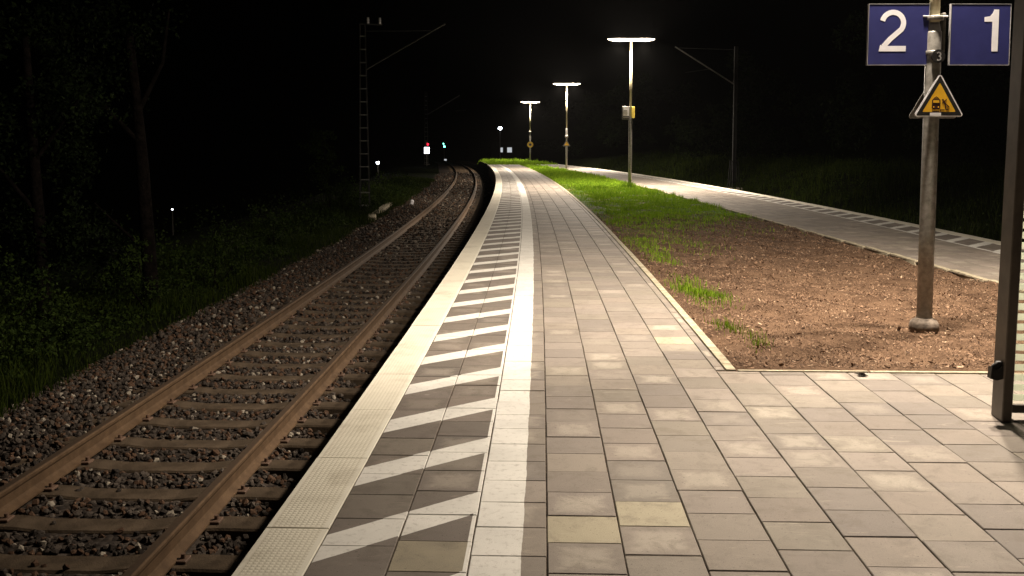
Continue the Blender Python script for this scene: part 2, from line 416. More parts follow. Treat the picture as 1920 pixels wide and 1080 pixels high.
hat = column(.293, .293+.329, Y0, ENDY, .30, off=.10) + column(.622, .951, Y0, ENDY, .30, off=.16)
tag(tiles('platform_hatching', hat, P, M['hatch'], pale=((3.91, .79),)), kind='structure')
tag(tiles('platform_guide_band', column(.951, 1.275, Y0, ENDY, .30, off=.02), P, M['band']), kind='structure')
tag(tiles('platform_edge', column(0, .293, Y0, ENDY, .963, off=.33), P, M['edge'], gs=.003, gt=.003, thick=.12), kind='structure')
tag(tiles('kerb_strip', column(KERB-.08, KERB, BEDY, ENDY, 1.0) + [(BEDY-.045-.02*max(0,k-0), BEDY-.005-.02*max(0,k-0), KERB+k*1., KERB+k*1.+.995) for k in range(4)], P, M['kerb'], gs=.002, gt=.003, thick=.2, jit=.002, z0=.004), kind='structure')
def sheet(name, ys, fa, fb, z, mat):
    v = []
    for y in ys: v += [(*fa(y), z), (*fb(y), z)]
    return tag(link(name, npmesh(name, np.array(v, float), grid_faces(2, len(ys))), mat), kind='structure')
ysA = np.linspace(Y0, ENDY, 120)
sheet('platform_sand_bed', ysA, lambda y: P(y, .03), lambda y: P(y, KERB-.004), -.009, M['joint'])
sheet('platform_sand_bed', np.linspace(Y0, BEDY-.01, 12), lambda y: P(y, KERB-.004), lambda y: P(y, 7.), -.010, M['joint'])
# platform bodies
def body(name, ys, fn, t_a, t_b, mat):
    v = []
    for y in ys:
        for t, z in ((t_a, -.125), (t_a, -1.4), (t_b, -1.4), (t_b, -.125)): v.append((*fn(y, t), z))
    v = np.array(v, float); f = []
    for i in range(len(ys)-1):
        for k in range(4): f.append((i*4+k, i*4+4+k, i*4+4+(k+1) % 4, i*4+(k+1) % 4))
    f += [(0,1,2,3), tuple(len(v)-1-k for k in range(4))]
    return tag(link(name, npmesh(name, v, np.array(f)), mat), kind='structure')
body('platform', ysA, P, .13, KERB-.1, M['concrete'])

# far platform
R0, R1 = 4.0, 84.0
farw = lambda y: max(.6, float(rf(y)-rn(y)))
tag(tiles('platform_edge', column(0, .30, R0, R1, .963), Q, M['edge'], gs=.003, thick=.12), kind='structure')
tag(tiles('platform_hatching', column(.30, .63, R0, R1, .30) + column(.63, .96, R0, R1, .30), Q, M['hatch_far']), kind='structure')
fl = []
for k in range(9):
    a = .96 + W*k
    for q in column(a, a+W, R0, R1, .30):
        wd = farw(q[0])-.09
        if a < wd-.05: fl.append((q[0], q[1], a, min(a+W, wd)))
tag(tiles('platform_paving', fl, Q, M['paver']), kind='structure')
kb = [(float(y), float(y)+.99, farw(y)-.085, farw(y)) for y in np.arange(R0, R1-1, 1.)]
tag(tiles('kerb_strip', kb, Q, M['kerb'], gt=.002, thick=.2, z0=.004), kind='structure')
ysB = np.linspace(R0, R1, 80)
sheet('platform_sand_bed', ysB, lambda y: Q(y, .03), lambda y: Q(y, farw(y)-.01), -.016, M['joint'])
body('platform', ysB, Q, .13, .9, M['concrete'])

# ---------------------------------------------------------------- tracks
def strip_mesh(name, prof, ys, fn, tcen, mat, parent):
    """sweep a rail profile (dt, z) along the curve"""
    n = len(prof); v = []
    for y in ys:
        for dt, z in prof: v.append((*fn(y, tcen+dt), z))
    f = []
    for i in range(len(ys)-1):
        for k in range(n): f.append((i*n+k, i*n+(k+1) % n, i*n+n+(k+1) % n, i*n+n+k))
    me = bpy.data.meshes.new(name); me.from_pydata([tuple(map(float, q)) for q in v], [], f + [tuple(range(n-1,-1,-1)), tuple(range((len(ys)-1)*n, len(ys)*n))]); me.update()
    return link(name, me, mat, parent)
ZR = -.76
half = [(.075,-.172),(.075,-.160),(.034,-.140),(.022,-.12),(.021,-.055),(.032,-.040),(.036,-.030),(.036,-.012),(.027,-.001)]
PROF = [(a, b+ZR) for a, b in half] + [(-a, b+ZR) for a, b in half[::-1]]
TOP = [(.025, ZR+.0015), (-.025, ZR+.0015), (-.025, ZR-.004), (.025, ZR-.004)]
T1, T2 = -1.155, -2.662            # rail centres, measured from the platform edge
tc1 = (T1+T2)/2
track = tag(empty('railway_track', (0, 0, 0)), 'rusty railway track on ballast curving left below the near platform edge', 'railway track', 'railway tracks')
ysT = np.linspace(-2, 150, 160)
for t in (T1, T2):
    r = strip_mesh('rail', PROF, ysT, P, t, M['rail'], track)
    strip_mesh('rail_head', TOP, ysT, P, t, M['railtop'], r)
def sleeper_mb():
    mb = MB(); prof = []
    # x along the sleeper; top dips in the middle
    xs = [-1.3,-1.27,-.95,-.55,-.35,.35,.55,.95,1.27,1.3]; tops = [.0,.03,.035,.03,.008,.008,.03,.035,.03,.0]
    v = []
    for x, zt in zip(xs, tops):
        for yy, z in ((-.15,-.2),(.15,-.2),(.118,zt-.015),(.105,zt),(-.105,zt),(-.118,zt-.015)): v.append((x, yy, z))
    f = []
    for i in range(len(xs)-1):
        for k in range(6): f.append((i*6+k, i*6+6+k, i*6+6+(k+1) % 6, i*6+(k+1) % 6))
    f += [tuple(range(6)), tuple(range(len(v)-1, len(v)-7, -1))]
    mb.add(v, f); return mb
sl0 = sleeper_mb().build('sleeper', M['sleeper'], track)
SL_Z = ZR - .172 - .038
sly = [5.28 + .61*k - .61*4 for k in range(190)]
def clip_at(x):
    mb = MB(); mb.box((x, 0, .045), (.07, .10, .02), 0, .004); mb.tube([(x, 0, .045), (x, 0, .085)], .016, 8); return mb.build('rail_clip', M['clip'])
clips_ = [clip_at(xr+s*.105) for xr in (T1-tc1, T2-tc1) for s in (-1, 1)]
rest = MB(); slb = sleeper_mb()
for i, y in enumerate(sly):
    x, yy = P(y, tc1); rz = math.atan2(-float(de(y)), 1)
    if i < 98:
        o = sl0
        if i: o = sl0.copy(); COL.objects.link(o)
        o.location = (float(x), float(yy), SL_Z + random.uniform(-.006, .006)); o.rotation_euler = (0, 0, rz + random.uniform(-.012, .012))
        if i < 26:
            for cl in clips_:
                c = cl if i == 0 else cl.copy()
                if i: COL.objects.link(c)
                c.parent = o
    else:
        c, s = math.cos(rz), math.sin(rz)
        rest.add([(a*c-b*s+float(x), a*s+b*c+float(yy), z+SL_Z) for a, b, z in slb.v], slb.f)
tag(rest.build('far_sleepers', M['sleeper'], track), kind='stuff')
track2 = tag(empty('railway_track', (0, 0, 0)), 'rail just showing beyond the white hatched edge of the right platform', 'railway track', 'railway tracks')
for t in (T1, T2):
    r = strip_mesh('rail', PROF, np.linspace(6, 150, 120), Q, t, M['rail'], track2)
    strip_mesh('rail_head', TOP, np.linspace(6, 150, 120), Q, t, M['railtop'], r)
# ballast: bed sheets + loose stones
def bed(name, fn, ys, ts, zs):
    v = []
    for y in ys:
        for t, z in zip(ts, zs): v.append((*fn(y, t), z))
    v = np.array(v, float); f = grid_faces(len(ts), len(ys))
    o = link(name, npmesh(name, v, f, smooth=True), M['bed']); return tag(o, kind='structure')
bed('ballast_bed', P, np.linspace(-4, 150, 160), [.2,-.4,-.75,-1.02,-1.9,-2.9,-3.5,-4.1,-4.9], [-1.20,-1.16,-1.05,-.975,-.985,-.965,-.975,-1.03,-1.16])
bed('ballast_bed', Q, np.linspace(2, 150, 120), [.2,-.4,-.75,-1.02,-1.9,-2.9,-3.5,-4.1,-4.9], [-1.20,-1.16,-1.05,-.975,-.985,-.965,-.975,-1.03,-1.16])
def zbed(t): return np.interp(-t, [-.2,.4,.75,1.02,1.9,2.9,3.5,4.1,4.9], [-1.20,-1.16,-1.05,-.975,-.985,-.965,-.975,-1.03,-1.16])
_p = (1+5**.5)/2
ICO = np.array([(-1,_p,0),(1,_p,0),(-1,-_p,0),(1,-_p,0),(0,-1,_p),(0,1,_p),(0,-1,-_p),(0,1,-_p),(_p,0,-1),(_p,0,1),(-_p,0,-1),(-_p,0,1)], float)/1.7
IF = np.array([(0,11,5),(0,5,1),(0,1,7),(0,7,10),(0,10,11),(1,5,9),(5,11,4),(11,10,2),(10,7,6),(7,1,8),(3,9,4),(3,4,2),(3,2,6),(3,6,8),(3,8,9),(4,9,5),(2,4,11),(6,2,10),(8,6,7),(9,8,1)])
def randrot(n):
    q = rng.normal(size=(n,4)); q /= np.linalg.norm(q, axis=1)[:,None]; a,b,c,d = q.T
    return np.stack([np.stack([1-2*(c*c+d*d),2*(b*c-a*d),2*(b*d+a*c)],-1),np.stack([2*(b*c+a*d),1-2*(b*b+d*d),2*(c*d-a*b)],-1),np.stack([2*(b*d-a*c),2*(c*d+a*b),1-2*(b*b+c*c)],-1)],1)
def rocks(name, pos, size):
    n = len(pos)
    v = ICO[None]*(1+rng.uniform(-.25,.22,(n,12,1)))*rng.uniform(.55,1.1,(n,1,3)) + rng.uniform(-.14,.14,(n,12,3))
    v = np.einsum('nij,nkj->nki', randrot(n), v)*size[:,None,None]*.5 + pos[:,None]
    f = (IF[None]+(np.arange(n)*12)[:,None,None]).reshape(-1,3)
    rr = np.repeat(rng.random((n,2)), 60, 0)
    return npmesh(name, v.reshape(-1,3), f, {'rnd': rr})
pos = []; size = []
slyA = np.array(sly)
for y0, y1, dens, sz in ((4.2, 13, 560, .050), (13, 26, 260, .062), (26, 48, 90, .085), (48, 90, 25, .12)):
    n = int((y1-y0)*4.9*dens); y = rng.uniform(y0, y1, n); t = rng.uniform(-4.85, .05, n); s = sz*rng.uniform(.6, 1.35, n)
    near = np.abs(y - slyA[np.abs(y[:,None]-slyA[None]).argmin(1)]) if n < 60000 else 0
    on_sl = (near < .135) & (np.abs(t-tc1) < 1.3)
    keep = ~on_sl | ((np.abs(t-tc1) > .98) & (rng.random(n) < .5)) | (rng.random(n) < .018)
    for tr in (T1, T2): keep &= np.abs(t-tr) > .085
    y, t, s = y[keep], t[keep], s[keep]; on = on_sl[keep]
    x, yy = P(y, t)
    z = zbed(t) + s*.25 + rng.uniform(-.012, .018, len(t)) + np.where(on, .015, 0) - np.where((np.abs(t-tc1) < .5), .012, 0)
    pos.append(np.stack([x, yy, z], -1)); size.append(s)
tag(link('ballast', rocks('ballast', np.concatenate(pos), np.concatenate(size)), M['stone']), 'loose brown grey track ballast stones between and beside the rails', 'ballast', kind='stuff')

# ---------------------------------------------------------------- mulch chips and grass
def chips(name, pos, ln, mat, tilt=.5):
    n = len(pos); a = rng.uniform(0, 2*math.pi, n); wd = ln*rng.uniform(.22,.5,n); tl = rng.normal(0, tilt, n); tl2 = rng.normal(0, tilt, n)
    ux = np.stack([np.cos(a)*np.cos(tl), np.sin(a)*np.cos(tl), np.sin(tl)], -1)*(ln/2)[:,None]
    uy = np.stack([-np.sin(a)*np.cos(tl2), np.cos(a)*np.cos(tl2), np.sin(tl2)], -1)*(wd/2)[:,None]
    k = rng.uniform(.4, 1, (n,4,1))
    v = np.stack([pos-ux*k[:,0]-uy*k[:,1], pos+ux*k[:,2]-uy*k[:,0], pos+ux*k[:,3]+uy*k[:,1], pos-ux*k[:,1]+uy*k[:,2]], 1)
    v[:,:,2] += rng.uniform(0, .006, (n,4))
    f = np.arange(n*4).reshape(-1,4)
    return link(name, npmesh(name, v.reshape(-1,3), f, {'rnd': np.repeat(rng.random((n,2)), 4, 0)}), mat)
n = 75000; y = BEDY - .13 + (16.7)*rng.random(n)**1.5; f = rng.random(n); a = P(y, KERB+.02)[0]; x = a + (rn(y)-.0-a)*f
kk = y > BEDY+.012-.02*np.floor(np.clip(x-a-.0, 0, 4)); y, f, a, x = y[kk], f[kk], a[kk], x[kk]; n = len(y)
ln = rng.uniform(.008, .030, n)*np.where(rng.random(n) < .06, 2.2, 1)*(1+.03*(y-BEDY)); p3 = np.stack([x, y, zis(x, y)+.006+.01*rng.random(n)], -1)
tag(chips('bark_mulch', p3, ln, M['chip']), 'reddish brown bark chips covering the bed between both platforms', 'mulch', kind='stuff')

def blades(x, y, z, h, wd, lean=.5):
    n = len(x); a = rng.uniform(0, 2*math.pi, n); b = rng.uniform(0, 2*math.pi, n); l = lean*h*rng.random(n)
    dx, dy = np.cos(a)*wd/2, np.sin(a)*wd/2; lx, ly = np.cos(b)*l, np.sin(b)*l
    v = np.empty((n,5,3))
    v[:,0] = np.stack([x-dx, y-dy, z], -1); v[:,1] = np.stack([x+dx, y+dy, z], -1)
    v[:,2] = np.stack([x+dx*.7+lx*.35, y+dy*.7+ly*.35, z+h*.6], -1); v[:,3] = np.stack([x-dx*.7+lx*.35, y-dy*.7+ly*.35, z+h*.6], -1)
    v[:,4] = np.stack([x+lx, y+ly, z+h], -1)
    base = (np.arange(n)*5)[:,None]
    f1 = base+np.array([[0,1,2,3]]); f2 = base+np.array([[3,2,4,4]])
    return v.reshape(-1,3), f1, base+np.array([[3,2,4]]), n
def grass(name, x, y, z, h, wd, mat, lean=.5):
    v, f1, f2, n = blades(x, y, z, h, wd, lean)
    # all triangles
    f = np.concatenate([f1[:, [0,1,2]], f1[:, [0,2,3]], f2]); r = rng.random((n,2)); rr = np.repeat(np.concatenate([r,r,r]), 3, 0)
    return link(name, npmesh(name, v, f, {'rnd': rr}), mat)
gx_, gy_, gh, gw = [], [], [], []
def vnoise(x, y, k=1.):
    return (np.sin(x*1.3*k+.7)*np.sin(y*.9*k+1.1)+np.sin(x*2.9*k+y*1.7*k)*.6+np.sin(x*.6*k-y*2.3*k+2)*.5)
for y0, y1, n, hh, ww in ((17.5, 30, 60000, .072, .010), (30, 48, 45000, .095, .016), (48, 82, 32000, .12, .026), (82, 110, 22000, .20, .035)):
    y = rng.uniform(y0, y1, n); f = rng.random(n)
    a = np.where(y < ENDY, P(y, KERB+.05)[0], e(y)+.15); b = np.where(y < ENDY, rn(y)+.03, np.maximum(rf(y)-.25, e(y)+2)); x = a+(b-a)*f
    vn = vnoise(x, y)
    edge = 19.6 + 4.2*np.clip((x-2)/4, 0, 1) + vn*1.0
    keep = (y > edge + rng.normal(0, 1.7, n)) & ((x-a > .35 + .25*vn) | (y > 42) | (rng.random(n) < .25)) & (rng.random(n) < .8+.3*vn)
    x, y = x[keep], y[keep]; gx_.append(x); gy_.append(y); gh.append(hh*rng.uniform(.4, 1.5, len(x))*np.clip(.8+.5*vnoise(x, y, 2.3), .35, 1.7)); gw.append(ww*rng.uniform(.6, 1.3, len(x)))
for cx_, cy_, sx_, sy_, n in ((2.19, 11.4, .12, .5, 900), (2.36, 10.9, .10, .3, 250), (2.10, 9.05, .07, .20, 150), (2.20, 8.42, .06, .16, 80), (2.3, 14.7, .12, .6, 420), (2.3, 16.6, .15, .7, 500), (2.85, 17.0, .4, .9, 600), (4.7, 38.1, .12, .15, 500)):
    gx_.append(rng.normal(cx_, sx_, n)); gy_.append(rng.normal(cy_, sy_, n)); gh.append((.07 if cy_ < 30 else .25)*rng.uniform(.4, 1.5, n)); gw.append(np.full(n, .008 if cy_ < 30 else .02))
x, y = np.concatenate(gx_), np.concatenate(gy_)
zz = zis(x, y) - np.where(y > 100, 1.1*smooth(100, 118, y), 0)
tag(grass('lawn_grass', x, y, zz-.005, np.concatenate(gh), np.concatenate(gw), M['grass']), 'bright green lamp lit grass on the island between the platforms', 'grass', kind='stuff')

# verge grass and weeds
def verge(name, n, fn, tr, yr, hh, ww, label, mat, pw=1.5):
    y = yr[0] + (yr[1]-yr[0])*rng.random(n)**pw; t = rng.uniform(*tr, n); x, yy = fn(y, t)
    x = np.asarray(x); z = zground(x, yy)
    k = .45+.8*np.clip(vnoise(x, yy, .8)+.6, 0, 1.4)
    sc_ = 1+.02*(y-yr[0])
    tag(grass(name, x, yy, z-.02, hh*k*rng.uniform(.4, 1.3, n), ww*sc_*rng.uniform(.6, 1.4, n), mat, .7), label, 'grass', kind='stuff')
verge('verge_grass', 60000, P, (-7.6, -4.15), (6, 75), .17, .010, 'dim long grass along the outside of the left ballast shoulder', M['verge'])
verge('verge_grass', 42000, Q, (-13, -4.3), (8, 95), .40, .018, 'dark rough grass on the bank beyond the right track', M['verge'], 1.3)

# ---------------------------------------------------------------- trees, shrubs, woodland
def leaves(pos, size):
    n = len(pos); Rm = randrot(n); L = np.array([(0,-.5,0),(.3,0,.10),(0,.5,0),(-.3,0,.10)])
    v = np.einsum('nij,kj->nki', Rm, L)*size[:,None,None] + pos[:,None]
    return v.reshape(-1,3), np.arange(n*4).reshape(-1,4), np.repeat(rng.random((n,2)), 4, 0)
def leafobj(name, pos, size, mat, parent=None):
    v, f, r = leaves(pos, size); return link(name, npmesh(name, v, f, {'rnd': r}), mat, parent)
def cloud(blobs, per, ncl=26):
    """leaf clusters inside ellipsoid blobs (c, r)"""
    out = []
    for c, r in blobs:
        k = rng.normal(size=(ncl,3)); k /= np.linalg.norm(k, axis=1)[:,None]; k *= (rng.random((ncl,1))**.4)
        cc = np.array(c)+k*np.array(r)
        for q in cc: out.append(q + rng.normal(0, 1, (per,3))*np.array(r)*.14)
    return np.concatenate(out)
def trunk(path, r0, r1, limbs, parent, name='trunk'):
    mb = MB(); n = len(path); rr = [r0+(r1-r0)*i/(n-1) for i in range(n)]
    rr = [q*random.uniform(.9, 1.1) for q in rr]; rr[0] *= 1.35
    mb.tube(path, rr, 12)
    for l, a, b in limbs: mb.tube(l, [a + (b-a)*i/(len(l)-1) for i in range(len(l))], 7)
    return mb.build(name, M['bark'], parent)
def tree(name, label, base, path, r0, r1, limbs, blobs, per, lsz, group=None, cat='tree', mat='leaf'):
    root = tag(empty(name, base), label, cat, group)
    trunk(path, r0, r1, limbs, root)
    p = cloud(blobs, per); leafobj('crown', p, lsz*rng.uniform(.6, 1.3, len(p)), M[mat], root); return root
tree('broadleaf_tree', 'tree with pale bare leaning trunk nearest the dark gap left of the track', (-6.25, 16.3, -1.15),
     [(0,0,-.1),(-.01,0,.6),(-.06,.02,1.6),(-.10,.02,2.6),(-.17,.05,3.6),(-.3,.1,4.8)], .14, .075,
     [([(-.12,.02,2.9),(-.6,-.2,3.5),(-1.1,-.3,3.9)], .05, .02), ([(-.17,.05,3.4),(.2,.3,4.3),(.3,.4,5.2)], .05, .02), ([(-.03,0,1.0),(-.45,-.2,1.5),(-.8,-.3,1.9)], .03, .012)],
     [((-.8,-.2,3.7),(.8,.6,.7)), ((-1.3,-.2,2.6),(.55,.5,.6)), ((-.6,0,1.0),(.4,.35,.6)), ((-.3,.2,5.0),(1.2,.8,.9)), ((-1.5,.2,4.6),(.9,.7,.8))], 34, .085)
tree('broadleaf_tree', 'tree with thin dark trunk at the far left edge of the picture', (-7.2, 14.5, -1.15),
     [(0,0,-.1),(-.02,0,.8),(-.05,0,1.8),(-.1,0,3.0),(-.15,0,4.5)], .11, .06,
     [([(-.05,0,1.8),(-.5,-.2,2.5),(-.9,-.3,2.9)], .04, .015), ([(-.1,0,2.6),(.4,-.1,3.2),(.7,-.1,3.6)], .04, .015)],
     [((-.5,-.2,3.0),(.7,.6,.9)), ((.4,-.1,3.5),(.7,.5,.7)), ((-.3,0,1.4),(.6,.4,.7)), ((.5,.2,1.5),(.5,.4,.6)), ((-.1,0,4.7),(1.2,.8,1.0))], 34, .085)
def shrub(label, loc, blobs, per, lsz, mat='weed', name='shrub', cat='shrub', group='shrubs on the left verge'):
    root = tag(empty(name, loc), label, cat, group)
    mb = MB()
    for c, r in blobs: mb.tube([(0,0,-.1), (c[0]*.5, c[1]*.5, c[2]*.5), (c[0], c[1], c[2]+r[2]*.4)], [.018,.012,.005], 6)
    mb.build('stem', M['bark'], root)
    p = cloud(blobs, per, 16); leafobj('foliage', p, lsz*rng.uniform(.5, 1.3, len(p)), M[mat], root)
    return root
def gz(x, y): return float(zground(np.array([float(x)]), np.array([float(y)]))[0])
for label, x, y, bl, per, ls in (
    ('thin upright shrub with pale leaves standing alone right of the dark gap', -5.75, 18.2, [((0,0,.45),(.14,.14,.28)), ((.05,0,.85),(.10,.1,.18)), ((.3,.3,.3),(.2,.2,.2))], 16, .06),
    ('low leafy shrub at the foot of the pale leaning trunk', -6.0, 15.6, [((0,0,.35),(.45,.4,.3)), ((-.5,0,.5),(.4,.4,.35)), ((-.3,.2,.9),(.3,.3,.3))], 26, .06),
    ('tall dim shrub left of the lattice mast', -7.0, 36.5, [((0,0,1.4),(.8,.8,.8)), ((-.5,0,2.2),(.7,.7,.6)), ((.6,0,.8),(.6,.6,.6)), ((-.2,0,2.9),(.5,.5,.4))], 30, .12),
    ('wide dark shrub filling the lower left corner beside the ballast', -6.3, 11.6, [((0,0,.3),(.6,.6,.3)), ((-.7,.3,.6),(.6,.5,.4)), ((.4,.9,.35),(.4,.4,.25)), ((-1.2,.8,.9),(.6,.5,.5))], 34, .06),
    ('leafy shrub under the thin trunk at the left edge', -7.3, 13.3, [((0,0,.6),(.6,.5,.5)), ((.6,.2,.5),(.4,.4,.4)), ((-.5,.3,1.0),(.5,.4,.5))], 34, .07),
    ('rounded shrub between thin upright shrub and lattice mast', -6.3, 25.0, [((0,0,.4),(.5,.6,.35)), ((-.5,.6,.7),(.5,.5,.4)), ((.1,1.2,.5),(.4,.5,.3))], 28, .08)):
    shrub(label, (x, y, gz(x, y)), bl, per, ls)
# undergrowth on the left
n = 26000; y = 7.5+60*rng.random(n)**1.9; t = -4.6-rng.gamma(2., .75, n); x, yy = P(y, t); x = np.asarray(x)
hgt = (.10+.55*np.clip(vnoise(x, yy, .7)+.4, 0, 1.5))*np.clip((-t-4.3)/1.5, .15, 1.2)
z = zground(x, yy)+hgt*rng.random(n)
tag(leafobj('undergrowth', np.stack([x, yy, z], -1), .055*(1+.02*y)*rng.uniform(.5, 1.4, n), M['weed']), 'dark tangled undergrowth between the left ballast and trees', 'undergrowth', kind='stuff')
# bank and wood beyond the right track
blobs = []
for i in range(90):
    yb = 14+110*rng.random(); off = -(8.5+9*rng.random()); x, yy = Q(yb, off); zb = gz(x, yy); hh = rng.uniform(1.0, 7.5)
    blobs.append(((float(x), float(yy), zb+hh), (rng.uniform(.9, 2.0), rng.uniform(.9, 2.0), rng.uniform(.7, 1.5))))
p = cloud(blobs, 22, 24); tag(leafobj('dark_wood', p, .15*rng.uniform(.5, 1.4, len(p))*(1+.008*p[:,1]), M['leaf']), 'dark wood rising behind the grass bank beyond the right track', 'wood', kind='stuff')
n = 16000; y = 9+80*rng.random(n)**1.3; t = -5.2-7*rng.random(n); x, yy = Q(y, t); x = np.asarray(x); z = zground(x, yy)+rng.random(n)*np.clip(.25+.5*vnoise(x, yy, .6), .08, 1.)
tag(leafobj('bank_weeds', np.stack([x, yy, z], -1), .06*(1+.015*y)*rng.uniform(.5, 1.4, n), M['weed']), 'weeds among rough grass on the bank behind the right track', 'weeds', kind='stuff')

# ---------------------------------------------------------------- lamp posts
def optic(ld):
    """street lamp optic: throws along the platform, less out to the sides"""
    ld.use_nodes = True; t = ld.node_tree; N = t.nodes; em = N['Emission']
    tc_ = N.new('ShaderNodeTexCoord'); sx_ = N.new('ShaderNodeSeparateXYZ'); t.links.new(tc_.outputs['Normal'], sx_.inputs[0])
    def mr(sock, lo, hi, a, b):
        ab = N.new('ShaderNodeMath'); ab.operation = 'ABSOLUTE'; t.links.new(sock, ab.inputs[0])
        q = N.new('ShaderNodeMapRange'); q.interpolation_type = 'SMOOTHSTEP'; t.links.new(ab.outputs[0], q.inputs[0])
        for k, v_ in zip((1, 2, 3, 4), (lo, hi, a, b)): q.inputs[k].default_value = v_
        return q.outputs[0]
    mu = N.new('ShaderNodeMath'); mu.operation = 'MULTIPLY'
    t.links.new(mr(sx_.outputs[0], .60, .90, 1, .09), mu.inputs[0]); t.links.new(mr(sx_.outputs[1], .72, .96, 1, .95), mu.inputs[1])
    az = N.new('ShaderNodeMath'); az.operation = 'ABSOLUTE'; t.links.new(sx_.outputs[2], az.inputs[0])
    pw = N.new('ShaderNodeMath'); pw.operation = 'POWER'; t.links.new(az.outputs[0], pw.inputs[0]); pw.inputs[1].default_value = .62
    m2 = N.new('ShaderNodeMath'); m2.operation = 'MULTIPLY'; t.links.new(mu.outputs[0], m2.inputs[0]); t.links.new(pw.outputs[0], m2.inputs[1])
    t.links.new(m2.outputs[0], em.inputs['Strength'])
LAMPS = [(3.93, 8.95, 0), (4.73, 38.1, -.02), (3.77, 65.8, -.02), (1.79, 93.75, -.02)]
HEAD = 5.92
LLAB = ['lamp post in the mulch carrying the blue track number signs and yellow triangle',
        'lit T shaped lamp post in the bright grass, largest of the three visible lamps',
        'lit T shaped lamp post with a triangular sign, middle of the three visible lamps',
        'lit T shaped lamp post with a round sign, smallest and farthest of the visible lamps']
lp = empty('platform_lamp', (0, 0, 0))
mb = MB(); mb.lathe([(.071,0),(.071,.9),(.070,1.8),(.070,2.765),(.066,2.78)]); mb.build('pole', M['galv'], lp)
mb = MB(); mb.lathe([(.13,-.06),(.134,.0),(.130,.035),(.112,.062),(.082,.075),(.079,.085)]); mb.build('pole_base', M['pbase'], lp)
mb = MB(); mb.lathe([(.056,2.74),(.058,2.80),(.052,2.83),(.048,2.86)], n=20); mb.build('pole_collar', M['signedge'], lp)
mb = MB(); mb.lathe([(.047,2.82),(.044,4.4),(.040,HEAD-.05)], n=20); mb.build('upper_pole', M['pale_pole'], lp)
hd = MB(); xs = [-.94,-.86,-.70,-.35,0,.35,.70,.86,.94]; wdt = [.03,.07,.11,.12,.12,.12,.11,.07,.03]; tz = [.02,.035,.055,.06,.065,.06,.055,.035,.02]
v = []
for x, q, h in zip(xs, wdt, tz):
    for k in range(7):
        a = math.pi*k/6; v.append((x, q*math.cos(a), HEAD+.012+h*math.sin(a)))
f = [];
for i in range(len(xs)-1):
    for k in range(6): f.append((i*7+k, i*7+k+1, i*7+8+k, i*7+7+k))
    f.append((i*7+6, i*7, i*7+7, i*7+13))
f += [tuple(range(6,-1,-1)), tuple(range((len(xs)-1)*7, len(xs)*7))]
hd.add(v, f, True); head = hd.build('lamp_head', M['house'], lp)
df = MB(); v = []
for x, q in zip(xs, wdt):
    for k in range(7):
        a = math.pi*k/6; v.append((x*.985, q*.93*math.cos(a), HEAD+.008-(.095*q/.12)*math.sin(a)))
f = []
for i in range(len(xs)-1):
    for k in range(6): f.append((i*7+k+1, i*7+k, i*7+7+k, i*7+8+k))
    f.append((i*7, i*7+6, i*7+13, i*7+7))
f += [tuple(range(7)), tuple(range(len(xs)*7-1, len(xs)*7-8, -1))]
df.add(v, f, True); df.build('diffuser', M['lamp'], head)
bright = None
for s in (-1, 1):
    ld = bpy.data.lights.new('lamp_light', 'POINT'); ld.energy = LAMP_W; ld.color = LAMP_COL; ld.shadow_soft_size = .10; optic(ld)
    lo = bpy.data.objects.new('lamp_light', ld); COL.objects.link(lo); lo.parent = head; lo.location = (s*.5, 0, HEAD-.21)
bright = ld.copy(); bright.energy = LAMP_W*1.6
for i, (x, y, z) in enumerate(LAMPS):
    o = lp if i == 0 else copy_tree(lp)
    if i:                        # the posts further along burn brighter than the first one
        for q in o.children_recursive:
            if q.type == 'LIGHT': q.data = bright
    o.location = (x, y, z); tag(o, LLAB[i], 'lamp post', 'platform lamps')
head.rotation_euler[2] = R(35)  # unseen head of the first post, turned so its light reaches the signs

# ---------------------------------------------------------------- signs on the first post
def rtri(side, r, n=6):
    """upright rounded triangle, centre of the base at the origin"""
    h = side*math.sqrt(3)/2; c = [(-side/2, 0), (side/2, 0), (0, h)]; out = []
    ins = [(c[0][0]+r*math.sqrt(3), r), (c[1][0]-r*math.sqrt(3), r), (0, h-2*r)]
    for (x, z), a0 in zip(ins, (150, 270, 30)):
        for k in range(n+1):
            a = R(a0+120*k/n); out.append((x+r*math.cos(a), z+r*math.sin(a)))
    return out
def stroke(pts, wd):
    """ribbon polygon along a polyline in x,z"""
    L, Rr = [], []
    pts = [Vector(p) for p in pts]
    for i, p in enumerate(pts):
        if i == 0: d = (pts[1]-p).normalized(); nn = Vector((-d.y, d.x)); k = 1
        elif i == len(pts)-1: d = (p-pts[-2]).normalized(); nn = Vector((-d.y, d.x)); k = 1
        else:
            d1 = (p-pts[i-1]).normalized(); d2 = (pts[i+1]-p).normalized(); nn = Vector((-(d1+d2).y, (d1+d2).x)).normalized(); k = 1/max(.4, nn.dot(Vector((-d1.y, d1.x))))
        L.append(p+nn*wd/2*k); Rr.append(p-nn*wd/2*k)
    return [(q.x, q.y) for q in Rr] + [(q.x, q.y) for q in L[::-1]]
def ribbon(mb, pts, wd, y0, y1):
    s = stroke(pts, wd); n = len(pts)
    for i in range(n-1):
        mb.prism([s[i], s[i+1], s[2*n-2-i], s[2*n-1-i]], y0, y1)
px, py, _ = LAMPS[0]
PX = 8.95/F_PX     # metres per photo pixel at the post
